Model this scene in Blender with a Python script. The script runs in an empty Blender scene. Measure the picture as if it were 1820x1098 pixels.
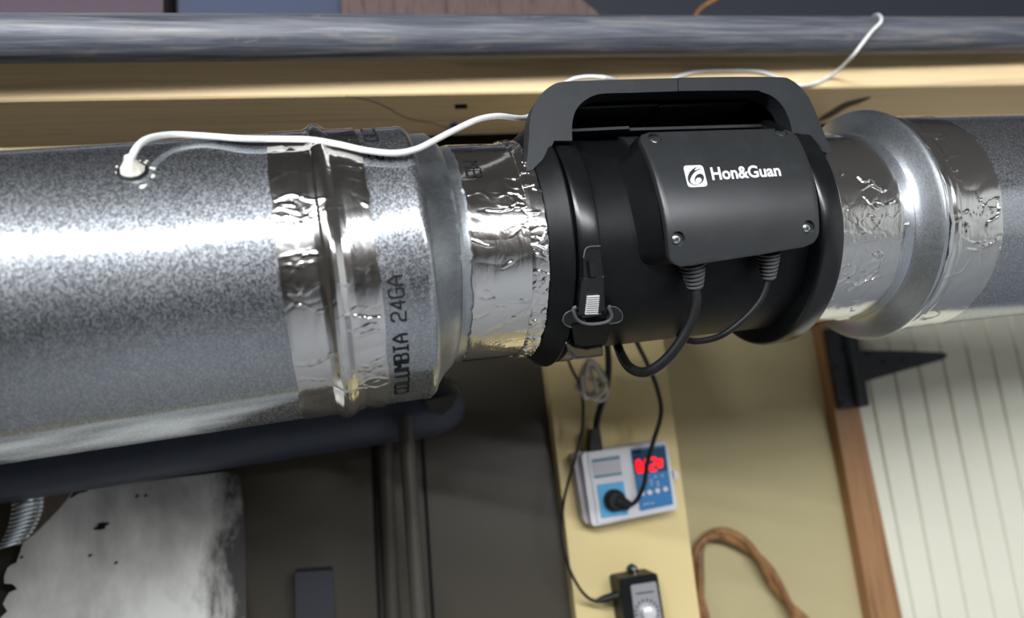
import bpy, bmesh, math, random
import numpy as np
from mathutils import Vector, Matrix
from mathutils.geometry import tessellate_polygon
random.seed(4); rng = np.random.default_rng(4)
C = bpy.context.scene
col = C.collection

# ------------------------------------------------------------------ camera
W, H, F = 1820, 1098, 1350.0
def nrm(v): v = np.array(v, float); return v/np.linalg.norm(v)
# the camera's axes (x right, y down, z forward) carry the room's directions
UPc = nrm((-.118, -1, .141))
XV = np.array((5590, -469, 1350.)); XV -= UPc*(XV@UPc); Xc = nrm(XV)
Yc = np.cross(UPc, Xc)
CAM = np.array((0, 0, 1.6))
M = np.array([Xc, Yc, UPc])                       # camera coords -> room coords
def w(c): return M@np.array(c, float)+CAM
def wd(c): return M@np.array(c, float)
cam = bpy.data.cameras.new('camera'); co = bpy.data.objects.new('camera', cam); col.objects.link(co)
cam.sensor_width = 36; cam.lens = 36*F/W; cam.clip_start = .01
r_, u_, b_ = wd((1, 0, 0)), wd((0, -1, 0)), wd((0, 0, -1))
co.matrix_world = Matrix([[r_[i], u_[i], b_[i], CAM[i]] for i in range(3)]+[[0, 0, 0, 1]])
cam.dof.use_dof = True; cam.dof.focus_distance = .60; cam.dof.aperture_fstop = 3.4
C.camera = co

# ------------------------------------------------------------------ light and exposure
C.view_settings.view_transform = 'Standard'; C.view_settings.look = 'None'
C.view_settings.gamma = 1; C.view_settings.exposure = 0.6; C.view_settings.use_curve_mapping = False
wo = bpy.data.worlds.new('world'); C.world = wo; wo.use_nodes = True
wo.node_tree.nodes['Background'].inputs[0].default_value = (.55, .62, .75, 1)
wo.node_tree.nodes['Background'].inputs[1].default_value = .25
LIGHT_P = 72.0
LAMP_Z = 2.38
def lamp_line(X): return -.20-(X+1.0)*.95
LAMPS = [(-1.05, .75), (.9, 2.7)]
for i, (xa, xb) in enumerate(LAMPS):
    a = np.array((xa, lamp_line(xa))); b = np.array((xb, lamp_line(xb)))
    L = bpy.data.lights.new('led_tube_light', 'AREA'); L.shape = 'RECTANGLE'
    L.size = float(np.linalg.norm(b-a)); L.size_y = .035; L.energy = LIGHT_P; L.color = (.94, .97, 1.0)
    lo = bpy.data.objects.new('led_tube_light', L); col.objects.link(lo)
    m_ = (a+b)/2; lo.location = (m_[0], m_[1], LAMP_Z-.035)
    lo.rotation_euler = (Matrix.Rotation(math.atan2(b[1]-a[1], b[0]-a[0]), 3, 'Z') @ Matrix.Rotation(math.radians(58), 3, 'X')).to_euler()

# ------------------------------------------------------------------ materials
def mat(name, base=(.5, .5, .5), rough=.5, metal=0, **k):
    m = bpy.data.materials.new(name); m.use_nodes = True
    b = m.node_tree.nodes['Principled BSDF']
    b.inputs['Base Color'].default_value = (*base, 1); b.inputs['Roughness'].default_value = rough
    b.inputs['Metallic'].default_value = metal
    for a, v in k.items(): b.inputs[a.replace('_', ' ')].default_value = v
    return m
def srgb(r, g, b):
    f = lambda c: (c/255/12.92) if c/255 <= .04045 else ((c/255+.055)/1.055)**2.4
    return (f(r), f(g), f(b))
class N:
    def __init__(s, m):
        s.m = m; s.t = m.node_tree; s.b = s.t.nodes['Principled BSDF']
    def n(s, typ, **k):
        x = s.t.nodes.new(typ)
        for a, v in k.items():
            if a.startswith('i_'): x.inputs[a[2:].replace('_', ' ')].default_value = v
            else: setattr(x, a, v)
        return x
    def l(s, a, b): s.t.links.new(a, b)
    def coord(s, kind='Object', scale=(1, 1, 1), rot=(0, 0, 0)):
        tc = s.n('ShaderNodeTexCoord'); mp = s.n('ShaderNodeMapping')
        mp.inputs['Scale'].default_value = scale; mp.inputs['Rotation'].default_value = rot
        s.l(tc.outputs[kind], mp.inputs[0]); return mp.outputs[0]
    def noise(s, vec, scale=5, detail=4, rough=.5, dist=0):
        x = s.n('ShaderNodeTexNoise'); x.inputs['Scale'].default_value = scale
        x.inputs['Detail'].default_value = detail; x.inputs['Roughness'].default_value = rough
        x.inputs['Distortion'].default_value = dist; s.l(vec, x.inputs['Vector']); return x.outputs[0]
    def ramp(s, fac, stops):
        x = s.n('ShaderNodeValToRGB'); e = x.color_ramp.elements
        while len(e) < len(stops): e.new(.5)
        for i, (p, c) in enumerate(stops):
            e[i].position = p; e[i].color = (*c, 1) if len(c) == 3 else c
        s.l(fac, x.inputs[0]); return x.outputs[0]
    def rng(s, fac, a, b, lo=0, hi=1):
        x = s.n('ShaderNodeMapRange'); x.inputs[1].default_value = lo; x.inputs[2].default_value = hi
        x.inputs[3].default_value = a; x.inputs[4].default_value = b; s.l(fac, x.inputs[0]); return x.outputs[0]
    def mix(s, fac, a, b, mode='MIX'):
        x = s.n('ShaderNodeMix', data_type='RGBA', blend_type=mode)
        if isinstance(fac, float): x.inputs[0].default_value = fac
        else: s.l(fac, x.inputs[0])
        for k, v in ((6, a), (7, b)):
            if isinstance(v, tuple): x.inputs[k].default_value = (*v, 1)
            else: s.l(v, x.inputs[k])
        return x.outputs[2]
    def bump(s, h, strength=.2, dist=.001):
        x = s.n('ShaderNodeBump'); x.inputs['Strength'].default_value = strength
        x.inputs['Distance'].default_value = dist; s.l(h, x.inputs['Height']); s.l(x.outputs[0], s.b.inputs['Normal'])
    def col(s, c): s.l(c, s.b.inputs['Base Color'])
    def rough(s, c): s.l(c, s.b.inputs['Roughness'])

def galvanized(name, lo=.38, hi=.50, r0=.24, r1=.42, sc=1000, bs=.05, wide=.52, mixa=.12, mixb=.36):
    m = mat(name, (.6, .62, .65), .3, 1); k = N(m)
    uv = k.coord('UV')
    v = k.n('ShaderNodeTexVoronoi', feature='F1'); v.inputs['Scale'].default_value = sc; v.inputs['Randomness'].default_value = 1
    k.l(uv, v.inputs['Vector'])
    sep = k.n('ShaderNodeSeparateColor'); k.l(v.outputs['Color'], sep.inputs[0])
    n1 = k.noise(uv, sc*.6, 3, .6); big = k.noise(uv, 14, 4, .55)
    a = k.n('ShaderNodeMath', operation='MULTIPLY_ADD'); k.l(sep.outputs[0], a.inputs[0]); a.inputs[1].default_value = .55
    h = k.n('ShaderNodeMath', operation='MULTIPLY'); k.l(n1, h.inputs[0]); h.inputs[1].default_value = .6; k.l(h.outputs[0], a.inputs[2])
    c = k.ramp(a.outputs[0], [(.25, (lo*.93, lo, lo*1.06)), (.85, (hi*.95, hi, hi*1.05))])
    k.col(c); k.rough(k.rng(a.outputs[0], r0, r1, .2, .9))
    # fine rolled lines running around the pipe
    st = k.noise(k.coord('UV', (3, 900, 1)), 1, 2, .5)
    s2 = k.n('ShaderNodeMath', operation='MULTIPLY_ADD'); k.l(st, s2.inputs[0]); s2.inputs[1].default_value = .25
    k.l(a.outputs[0], s2.inputs[2])
    b3 = k.n('ShaderNodeMath', operation='MULTIPLY_ADD'); k.l(big, b3.inputs[0]); b3.inputs[1].default_value = 2.5; k.l(s2.outputs[0], b3.inputs[2])
    k.bump(b3.outputs[0], bs, .00025)
    # a zinc coat scatters part of the light widely, crystal by crystal
    p2 = k.n('ShaderNodeBsdfPrincipled'); p2.inputs['Metallic'].default_value = 1; p2.inputs['Roughness'].default_value = wide
    k.l(k.ramp(a.outputs[0], [(.25, (hi*.62, hi*.65, hi*.70)), (.85, (hi*1.2, hi*1.25, hi*1.32))]), p2.inputs['Base Color'])
    ms = k.n('ShaderNodeMixShader'); k.l(k.rng(a.outputs[0], mixa, mixb, .25, .85), ms.inputs[0])
    k.l(k.b.outputs[0], ms.inputs[1]); k.l(p2.outputs[0], ms.inputs[2]); k.l(ms.outputs[0], k.t.nodes['Material Output'].inputs[0])
    return m
MG = galvanized('galvanized_steel', r0=.09, r1=.16)
MG2 = galvanized('galvanized_steel_smooth', .46, .52, .3, .36, bs=.05, mixa=.15, mixb=.2)
def foil(name, r=.12):
    m = mat(name, (.76, .75, .73), r, 1); k = N(m)
    a = k.noise(k.coord('UV', (25, 60, 1)), 1, 5, .6, .6)
    f = k.noise(k.coord('UV', (600, 90, 1)), 1, 3, .5)
    x = k.n('ShaderNodeMath', operation='MULTIPLY_ADD'); k.l(f, x.inputs[0]); x.inputs[1].default_value = .02; k.l(a, x.inputs[2])
    k.bump(x.outputs[0], .5, .0012)
    k.rough(k.rng(k.noise(k.coord('UV'), 60, 3), r*.7, r*1.8))
    return m
MF = foil('aluminium_foil_tape', .12)
def plastic(name, c, r=.42, bump=.25, spec=.32):
    m = mat(name, c, r, 0, Specular_IOR_Level=spec); k = N(m)
    v = k.coord('Object')
    k.bump(k.noise(v, 1800, 2), bump, .0002)
    k.rough(k.rng(k.noise(v, 28, 4, .6), r*.88, r*1.2))
    k.col(k.mix(k.ramp(k.noise(v, 60, 5, .7), [(.5, (0, 0, 0)), (.8, (1, 1, 1))]), c, tuple(min(1, x*1.35+.002) for x in c)))
    return m
MB = plastic('black_plastic', (.0026, .0031, .0037), .42, .25, .22)
MBL = plastic('lid_black_plastic', (.017, .0185, .0195), .31, .25, .62)
MBR = plastic('bracket_grey_black_plastic', (.0105, .012, .0145), .5)
MBG = plastic('glossy_black_plastic', (.0035, .0042, .0046), .25, .1, .5)
MGR = plastic('grey_rubber', (.075, .075, .08), .5)
MCORD = plastic('black_cord_rubber', (.006, .006, .0066), .45)
MWIRE = plastic('white_wire_plastic', (.72, .72, .70), .4)
MSCREW = mat('zinc_screw_steel', (.62, .66, .68), .25, 1)
MDARK = mat('dark_recess', (.004, .004, .005), .8)
MINK = mat('black_ink', (.012, .012, .014), .8, 0, Specular_IOR_Level=.1)
MPRINT = mat('white_print', (.66, .67, .68), .5)
def wood(name, c0, c1, sc=(1.2, 40, 40), rough=.6, knots=0):
    m = mat(name, c0, rough); k = N(m)
    v = k.coord('Object', sc)
    a = k.noise(v, 1.5, 6, .6, .8); b = k.noise(k.coord('Object', tuple(x*2.2 for x in sc)), 2.3, 4, .6)
    x = k.n('ShaderNodeMath', operation='MULTIPLY_ADD'); k.l(b, x.inputs[0]); x.inputs[1].default_value = .4; k.l(a, x.inputs[2])
    k.col(k.ramp(x.outputs[0], [(.45, c0), (.72, c1), (.95, tuple(i*.8 for i in c0))]))
    k.bump(x.outputs[0], .25, .001); return m
MPINE = wood('pale_pine', srgb(212, 184, 140), srgb(234, 206, 160))
MTRIM = wood('brown_cedar_trim', srgb(116, 82, 50), srgb(160, 118, 78), (40, 40, 1.5), .55)
MROUGH = wood('rough_dark_timber', srgb(58, 46, 44), srgb(92, 76, 72), (60, 6, 6), .85)
def painted(name, c, r=.7):
    m = mat(name, c, r); k = N(m); v = k.coord('Object')
    k.col(k.mix(k.noise(v, 6, 4, .6), tuple(x*.94 for x in c), tuple(min(1, x*1.05) for x in c)))
    k.bump(k.noise(v, 160, 4, .6), .12, .001); return m
MWALL = painted('tan_wall_paint', srgb(176, 164, 124))
MPOST = painted('yellow_tan_post_paint', srgb(214, 194, 140))
MDOOR = painted('cream_door_paint', srgb(222, 220, 202), .45)
MCAB = painted('dark_brown_cabinet_paint', srgb(62, 57, 47), .4)
MCAB2 = painted('dark_grey_trim_paint', srgb(70, 67, 60), .4)
MFLOOR = painted('grey_concrete', srgb(158, 160, 164), .6)
MFRONT = painted('beige_far_wall_paint', srgb(156, 148, 138), .8)
MCEIL = painted('dark_ceiling_paint', srgb(124, 118, 114), .8)
MNAVY = painted('blue_black_enamel', srgb(44, 51, 66), .45)
# dark steel pipe with scuffs
m = mat('black_steel_pipe', srgb(84, 88, 98), .5, .1); k = N(m)
v = k.coord('Object', (5, 130, 130))
a = k.noise(v, 1.2, 6, .65, .6); b = k.noise(k.coord('Object', (14, 70, 70)), 1, 5, .7, .5)
c1 = k.ramp(a, [(.32, srgb(56, 58, 66)), (.5, srgb(88, 91, 100)), (.62, srgb(114, 114, 116)), (.78, srgb(140, 134, 124))])
k.col(k.mix(k.ramp(b, [(.6, (0, 0, 0)), (.8, (1, 1, 1))]), c1, srgb(140, 130, 118)))
k.rough(k.rng(b, .38, .62)); k.bump(k.noise(k.coord('Object', (60, 200, 200)), 1, 4, .6), .15, .0006); MPIPE = m
# grey sheet metal with dark smudges
m = mat('smudged_grey_sheet', (.5, .5, .48), .38, .12); k = N(m)
v = k.coord('Object', (1, 1, .6))
a = k.noise(v, 7, 8, .6, .15)
k.col(k.ramp(a, [(.30, srgb(120, 119, 116)), (.42, srgb(176, 175, 170)), (.6, srgb(238, 237, 230))]))
base_ = k.b.inputs['Base Color'].links[0].from_socket
sx = k.n('ShaderNodeSeparateXYZ'); k.l(k.coord('Object'), sx.inputs[0])
st_ = k.n('ShaderNodeMath', operation='MULTIPLY_ADD'); k.l(sx.outputs[0], st_.inputs[0]); st_.inputs[1].default_value = 6.5; k.l(k.noise(k.coord('Object', (1, 1, .45)), 14, 8, .68, .3), st_.inputs[2])
k.col(k.mix(k.ramp(st_.outputs[0], [(.42, (0, 0, 0)), (.62, (1, 1, 1))]), base_, srgb(70, 70, 68)))
k.rough(k.rng(a, .5, .3)); k.bump(a, .2, .002); MSHEET = m
m = mat('copper_brown_cord', srgb(120, 84, 48), .5); k = N(m)
k.col(k.ramp(k.noise(k.coord('Object', (30, 30, 12)), 3, 4), [(.3, srgb(96, 64, 36)), (.7, srgb(158, 114, 68))])); MCOP = m
MTIM = mat('timer_white_plastic', srgb(206, 204, 208), .35)
MTIM2 = mat('timer_grey_plastic', srgb(176, 170, 176), .4)
MBLUE = mat('timer_blue_label', srgb(40, 112, 168), .4)
MLBLUE = mat('timer_light_blue_label', srgb(84, 160, 204), .4)
MLBL = mat('timer_label_grey', srgb(176, 172, 174), .5)
MTEAL = mat('timer_label_teal', srgb(70, 120, 140), .5)
MRED = mat('red_led_digits', (.2, 0, .0), .5); b = MRED.node_tree.nodes['Principled BSDF']
b.inputs['Emission Color'].default_value = (1, 0, .008, 1); b.inputs['Emission Strength'].default_value = 1.1
MHINGE = plastic('black_hinge_paint', (.018, .02, .024), .45)
MPUTTY = painted('white_putty', srgb(226, 222, 208), .6)
MLED = mat('lamp_diffuser', (.9, .9, .9), .4)
MTAPEBL = mat('blue_plastic', srgb(40, 96, 190), .4)
MCLIP = mat('loop_white_plastic', srgb(208, 200, 188), .5, 0, Coat_Weight=.2)

# ------------------------------------------------------------------ object helpers
def wloc(o):
    p = Vector((0, 0, 0))
    while o: p += o.location; o = o.parent
    return p
def obj(name, verts, faces, m, parent=None, smooth=False, uv=None, origin=None):
    verts = np.array(verts, float).reshape(-1, 3)
    if parent is not None: org = np.array(wloc(parent)); loc = Vector((0, 0, 0))
    else:
        org = verts.mean(0) if origin is None else np.array(origin); loc = Vector(org)
    me = bpy.data.meshes.new(name); me.from_pydata((verts-org).tolist(), [], faces)
    if uv is not None:
        l = me.uv_layers.new(name='uv'); vi = np.empty(len(me.loops), int); me.loops.foreach_get('vertex_index', vi)
        l.data.foreach_set('uv', np.array(uv, np.float32)[vi].ravel())
    me.materials.append(m)
    bm = bmesh.new(); bm.from_mesh(me); bmesh.ops.recalc_face_normals(bm, faces=bm.faces); bm.to_mesh(me); bm.free()
    if smooth:
        me.polygons.foreach_set('use_smooth', [True]*len(me.polygons))
        if smooth != 'all': me.set_sharp_from_angle(angle=math.radians(38))
    o = bpy.data.objects.new(name, me); col.objects.link(o); o.location = loc; o.parent = parent
    return o
def tag(o, label=None, cat=None, group=None, kind=None):
    if label: o['label'] = label
    if cat: o['category'] = cat
    if group: o['group'] = group
    if kind: o['kind'] = kind
    return o
def thing(name, label, cat, loc, group=None):
    o = bpy.data.objects.new(name, None); col.objects.link(o); o.location = loc; o.empty_display_size = .02
    return tag(o, label, cat, group)
class MBd:                                   # mesh collector
    def __init__(s): s.v = []; s.f = []; s.uv = []
    def add(s, v, f):
        n = len(s.v); s.v += [tuple(x) for x in v]; s.f += [tuple(i+n for i in q) for q in f]; return s
    def obj(s, name, m, parent=None, smooth=False): return obj(name, s.v, s.f, m, parent, smooth)
def ray(px, py): return wd(((px-W/2)/F, (py-H/2)/F, 1.0))      # per unit camera depth
def hitY(px, py, Y): d = ray(px, py); return CAM+d*((Y-CAM[1])/d[1])
def hitZ(px, py, Z): d = ray(px, py); return CAM+d*((Z-CAM[2])/d[2])
def prism(poly, ext, taper=1.0):
    """closed polygon of 3D points, extruded by vector ext"""
    p = np.array(poly); q = p+np.array(ext); c = q.mean(0); q = c+(q-c)*taper; n = len(p)
    return list(p)+list(q), [tuple(range(n)), tuple(range(2*n-1, n-1, -1))]+[(i, (i+1) % n, n+(i+1) % n, n+i) for i in range(n)]
def wprism(pts, Yf, Yb, taper=1.0): return prism([hitY(x, y, Yf) for x, y in pts], (0, Yb-Yf, 0), taper)
def box3(a, b):
    x0, y0, z0 = a; x1, y1, z1 = b
    v = [(x, y, z) for x in (x0, x1) for y in (y0, y1) for z in (z0, z1)]
    return v, [(0, 1, 3, 2), (4, 6, 7, 5), (0, 4, 5, 1), (2, 3, 7, 6), (0, 2, 6, 4), (1, 5, 7, 3)]
def catmull(P, n=8):
    P = [np.array(p, float) for p in P]; P = [2*P[0]-P[1]]+P+[2*P[-1]-P[-2]]; out = []
    for i in range(1, len(P)-2):
        p0, p1, p2, p3 = P[i-1:i+3]
        for t in np.arange(n)/n:
            out.append(.5*((2*p1)+(p2-p0)*t+(2*p0-5*p1+4*p2-p3)*t*t+(-p0+3*p1-3*p2+p3)*t**3))
    out.append(P[-2]); return out
def tube(path, rad, ns=10, closed=False):
    P = np.array(path); n = len(P); T = np.gradient(P, axis=0); T /= np.linalg.norm(T, axis=1)[:, None]+1e-12
    up = np.array((0.13, .2, 1.)); u = np.cross(T[0], up); u /= np.linalg.norm(u); V = []; A = np.linspace(0, 2*np.pi, ns, endpoint=False)
    for i in range(n):
        u = u-T[i]*(u@T[i]); u /= np.linalg.norm(u); v = np.cross(T[i], u)
        r = rad[i] if hasattr(rad, '__len__') else rad
        V += [P[i]+r*(math.cos(a)*u+math.sin(a)*v) for a in A]
    Fc = [(i*ns+j, i*ns+(j+1) % ns, (i+1)*ns+(j+1) % ns, (i+1)*ns+j) for i in range(n-1) for j in range(ns)]
    Fc += [tuple(range(ns)), tuple(range(n*ns-1, n*ns-ns-1, -1))]
    return V, Fc
def smoothpoly(P, n=5):
    P = list(P); k = len(P); out = []
    for i in range(k):
        p0, p1, p2, p3 = (np.array(P[(i+j-1) % k], float) for j in range(4))
        for t in np.arange(n)/n:
            out.append(.5*((2*p1)+(p2-p0)*t+(2*p0-5*p1+4*p2-p3)*t*t+(-p0+3*p1-3*p2+p3)*t**3))
    return out
def rounded(pts, r=4, n=4):
    """round the corners of a 2-D polygon"""
    out = []; k = len(pts)
    for i in range(k):
        p = np.array(pts[i], float); a = np.array(pts[i-1], float)-p; b = np.array(pts[(i+1) % k], float)-p
        la, lb = np.linalg.norm(a), np.linalg.norm(b); q = min(r, la*.45, lb*.45); A = p+a/la*q; B = p+b/lb*q
        for t in np.arange(n+1)/n: out.append(tuple((1-t)**2*A+2*t*(1-t)*p+t*t*B))
    return out

# ------------------------------------------------------------------ pipe axes
class Axis:
    def __init__(s, P, yaw, pit):
        d = (math.cos(yaw)*math.cos(pit), math.sin(pit), math.sin(yaw)*math.cos(pit))
        s.P = w(P); s.d = nrm(wd(d)); s.e2 = nrm(np.array((0, 0, 1.))-s.d*s.d[2]); s.e1 = -np.cross(s.e2, s.d)
        if s.e1[1] > 0: s.e1 = -s.e1
    def pt(s, S, th, R): return s.P+S*s.d+R*(math.cos(th)*s.e1+math.sin(th)*s.e2)
    def pts(s, S, th, R):
        S = np.asarray(S)[..., None]; th = np.asarray(th)[..., None]; R = np.asarray(R)[..., None]
        return s.P+S*s.d+R*(np.cos(th)*s.e1+np.sin(th)*s.e2)
    def hit(s, px, py, R):
        """first point where the sight line meets the pipe of radius R (nearest point if it passes by) -> (S, theta, R)"""
        D = ray(px, py); O = CAM-s.P; Dp = D-s.d*(D@s.d); Op = O-s.d*(O@s.d)
        a = Dp@Dp; b = 2*Dp@Op; c = Op@Op-R*R; q = b*b-4*a*c
        t = (-b-math.sqrt(q))/(2*a) if q > 0 else -b/(2*a)
        X = O+t*D; S = X@s.d; Y = X-s.d*S
        return S, math.atan2(Y@s.e2, Y@s.e1), float(np.linalg.norm(Y))
AL = Axis((.0118, -.04721, .62733), .2428, -.12206)
AR = Axis((.0118, -.05052, .64398), .26666, -.08629)
R6, RL, RR = .0877, .108, .1016
def lathe(ax, prof, n=160, t0=math.pi, t1=3*math.pi):
    full = abs(t1-t0-2*math.pi) < 1e-6; m = n if full else n+1
    V = []; UV = []
    for S, R in prof:
        for j in range(m):
            th = t0+(t1-t0)*j/n; V.append(ax.pt(S, th, R)); UV.append((th*.1, S+R))
    Fc = []
    for i in range(len(prof)-1):
        for j in range(n):
            k = (j+1) % m if full else j+1
            Fc.append((i*m+j, i*m+k, (i+1)*m+k, (i+1)*m+j))
    return V, Fc, UV
def lathe_obj(name, ax, prof, m, parent=None, n=160, **k):
    V, Fc, UV = lathe(ax, prof, n, **k); return obj(name, V, Fc, m, parent, True, UV)
def cprism(ax, pts, Rt, Rb, dens=3, unproj=None):
    """outline seen in the photograph at radius Rt, swept down to Rb"""
    st = [ax.hit(x, y, unproj or Rt)[:2] for x, y in pts]; return sprism(ax, st, Rt, Rb, dens)
def sprism(ax, st, Rt, Rb, dens=3, grow=1.0):
    q = []
    for i in range(len(st)):
        a = np.array(st[i]); b = np.array(st[(i+1) % len(st)])
        for t in np.arange(dens)/dens: q.append(a+(b-a)*t)
    n = len(q); c = np.mean(q, 0)
    V = [ax.pt(a, b, Rt) for a, b in q]+[ax.pt(*(c+(np.array(p)-c)*grow), Rb) for p in q]
    return V, [tuple(range(n)), tuple(range(2*n-1, n-1, -1))]+[(i, (i+1) % n, n+(i+1) % n, n+i) for i in range(n)]
def cpatch(ax, s0, s1, a0, a1, Rt, Rb, n=10):
    V = []
    for i in range(n+1):
        a = a0+(a1-a0)*i/n
        V += [ax.pt(s0, a, Rb), ax.pt(s0, a, Rt), ax.pt(s1, a, Rt), ax.pt(s1, a, Rb)]
    Fc = [(4*i+j, 4*i+(j+1) % 4, 4*i+4+(j+1) % 4, 4*i+4+j) for i in range(n) for j in range(4)]
    return V, Fc+[(0, 1, 2, 3), (4*n+3, 4*n+2, 4*n+1, 4*n)]

# ------------------------------------------------------------------ the room
YW, YP = 1.10, .965       # back wall, front of the post
def struct(name, v, f, m): return tag(obj(name, v, f, m), kind='structure')
struct('floor', *box3((-2.6, -4.7, -.1), (4.4, 1.8, 0)), MFLOOR)
struct('ceiling', *box3((-2.6, -4.7, 2.8), (4.4, 1.8, 2.9)), MCEIL)
struct('wall_front', *box3((-2.6, -4.8, 0), (4.4, -4.7, 2.8)), MFRONT)
struct('wall_left', *box3((-2.7, -4.8, 0), (-2.6, 1.8, 2.8)), MFRONT)
struct('wall_right', *box3((4.4, -4.8, 0), (4.5, 1.8, 2.8)), painted('white_side_wall_paint', srgb(222, 224, 222), .8))
struct('added_reflection_board', *box3((-2.6, -4.7, 1.35), (4.4, -4.5, 1.8)), painted('rose_brown_board', srgb(150, 112, 92), .7))  # unseen board added so the duct reflects a warm brown band
xt = [hitY(1180, 860, YW)[0]]
xdoor = hitY(1530, 900, YW)[0]
struct('wall_back', *box3((-2.6, YW, 0), (xdoor, YW+.08, 2.8)), MWALL)
# tan post in front of the wall
pl, pr = [(965, 600), (1027, 1120)], [(1178, 600), (1247, 1120)]
def ext(pa, pb, ya, yb):
    t = lambda y: pa[0]+(pb[0]-pa[0])*(y-pa[1])/(pb[1]-pa[1]); return (t(ya), ya), (t(yb), yb)
a, b_ = ext(*pl, 150, 1500); c, d = ext(*pr, 150, 1500)
V, Fc = wprism([a, b_, d, c], YP, YW-.001); struct('trim_1', V, Fc, MPOST)

# ---- door with vertical boards, in a cedar casing
YD = YW+.01
DR = bpy.data.objects.new('door_1', None); col.objects.link(DR); DR['kind'] = 'structure'
DR.location = hitY(1650, 900, YD)
gl = [(1512, 585), (1612, 1098)]
# board edges on the photograph: (x at y=620, x at y=1098)
edges = [(1500, 1600), (1533, 1627), (1582, 1672), (1627, 1722), (1672, 1770), (1718, 1818), (1762, 1866), (1806, 1914), (1850, 1960), (1896, 2010), (1942, 2058)]
for (a0, a1), (b0, b1) in zip(edges[:-1], edges[1:]):
    L_ = ext((a0, 620), (a1, 1098), 330, 1500); R_ = ext((b0, 620), (b1, 1098), 330, 1500)
    g = 1.0
    o = MBd(); v, f = wprism([(L_[0][0]+g, L_[0][1]), (L_[1][0]+g, L_[1][1]), (R_[1][0]-g, R_[1][1]), (R_[0][0]-g, R_[0][1])], YD, YD+.014)
    # small chamfer on the front: the front polygon is a little narrower than the back
    P = np.array(v[:4]); Q = np.array(v[4:]); mid = P.copy(); mid[:, 1] += .0025
    wv = nrm((P[3]-P[0])); P2 = P.copy(); P2[0] += wv*.0018; P2[1] += wv*.0018; P2[2] -= wv*.0018; P2[3] -= wv*.0018
    V = list(P2)+list(mid)+list(Q)
    Fc = [(0, 1, 2, 3)]+[(i, (i+1) % 4, 4+(i+1) % 4, 4+i) for i in range(4)]+[(4+i, 4+(i+1) % 4, 8+(i+1) % 4, 8+i) for i in range(4)]+[(11, 10, 9, 8)]
    obj('plank', V, Fc, MDOOR, DR)
V, Fc = wprism([(1470, 330), (1660, 1500), (2200, 1500), (2000, 330)], YD+.0145, YD+.03); obj('backing', V, Fc, mat('door_groove_paint', srgb(196, 190, 168), .6), DR)
# casing
TR = bpy.data.objects.new('trim_2', None); col.objects.link(TR); TR['kind'] = 'structure'; TR.location = hitY(1520, 800, YW)
cl = ext((1456, 580), (1549, 1098), 575, 1500); cr = ext((1498, 580), (1604, 1098), 575, 1500)
V, Fc = wprism([cl[0], cl[1], cr[1], cr[0]], YW-.022, YW+.03); obj('side_casing', V, Fc, MTRIM, TR)
V, Fc = wprism([(1425, 560), (1430, 573), (2050, 520), (2050, 500)], YW-.022, YW+.03); obj('head_casing', V, Fc, MTRIM, TR)

# ---- T hinge
YH = YW-.026
HG = thing('tee_hinge', 'black steel tee hinge with tapered strap on the cream plank door', 'hinge', hitY(1520, 655, YH))
V, Fc = wprism(rounded([(1467, 585), (1493, 727), (1520, 725), (1496, 583)], 3), YH-.003, YW-.0225); obj('plate', V, Fc, MHINGE, HG)
V, Fc = wprism([(1518, 622), (1538, 678), (1600, 660), (1676, 639), (1684, 633), (1682, 628), (1673, 626), (1600, 623)], YH+.004, YH+.009); obj('strap', V, Fc, MHINGE, HG)
V, Fc = wprism(rounded([(1508, 583), (1530, 724), (1546, 720), (1522, 583)], 3), YH-.007, YH+.012); obj('leaf', V, Fc, MHINGE, HG)
for ya, yb in ((583, 622), (623, 672), (673, 722)):
    t = lambda y: 1503+(y-583)*24/140
    V, Fc = tube([hitY(t(ya), ya, YH-.006), hitY(t(yb), yb, YH-.006)], .0052, 12); obj('knuckle', V, Fc, MHINGE, HG, True)
for x, y in ((1474, 592), (1497, 621), (1486, 652), (1508, 682), (1497, 716), (1541, 629), (1570, 643), (1603, 640)):
    p = hitY(x, y, YH-.003 if x < 1530 else YH+.004); V, Fc = tube([p+np.array((0, .001, 0)), p-np.array((0, .0012, 0)), p-np.array((0, .0022, 0))], [.003, .003, .0015], 10)
    obj('screw', V, Fc, MDARK, HG, True)

# ---- dark cabinet to the left of the post
YC = .985
CB = thing('tall_cabinet', 'tall dark brown cabinet front with vertical ribs behind the ducts', 'cabinet', hitY(700, 1000, YC))
def cq(x0t, x0b, x1t, x1b, Yf, Yb, name, m, top=560):
    l = ext((x0t, 640), (x0b, 1098), top, 2900); r = ext((x1t, 640), (x1b, 1098), top, 2900)
    V, Fc = wprism([l[0], l[1], r[1], r[0]], Yf, Yb); return obj(name, V, Fc, m, CB)
cq(-700, -700, 966, 1022, YC, YW-.001, 'panel', MCAB, 320)
cq(655, 672, 659, 677, YC-.004, YC-.0003, 'dark_strip', MINK)  # plain black strips down the panel, one beside each conduit
cq(741, 768, 745, 773, YC-.004, YC-.0003, 'dark_strip', MINK)
MCON = painted('grey_brown_conduit_paint', srgb(60, 56, 48), .55)
for i, (xa, xb, ya, r) in enumerate(((683, 697, 700, .0095), (722, 745, 735, .0085))):
    Yq = YC-.012 if i == 0 else .850
    L_ = ext((xa, 770), (xb, 1098), ya+(5 if i else -20), 2900)
    V, Fc = tube([hitY(*L_[0], Yq), hitY(*L_[1], Yq)], r, 16)
    tag(obj('conduit', V, Fc, MCON, None, True), ('grey brown vertical conduit on the dark cabinet, left of the pair', 'grey brown vertical conduit on the dark cabinet, right of the pair')[i], 'conduit', 'conduits on the dark cabinet')
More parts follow.
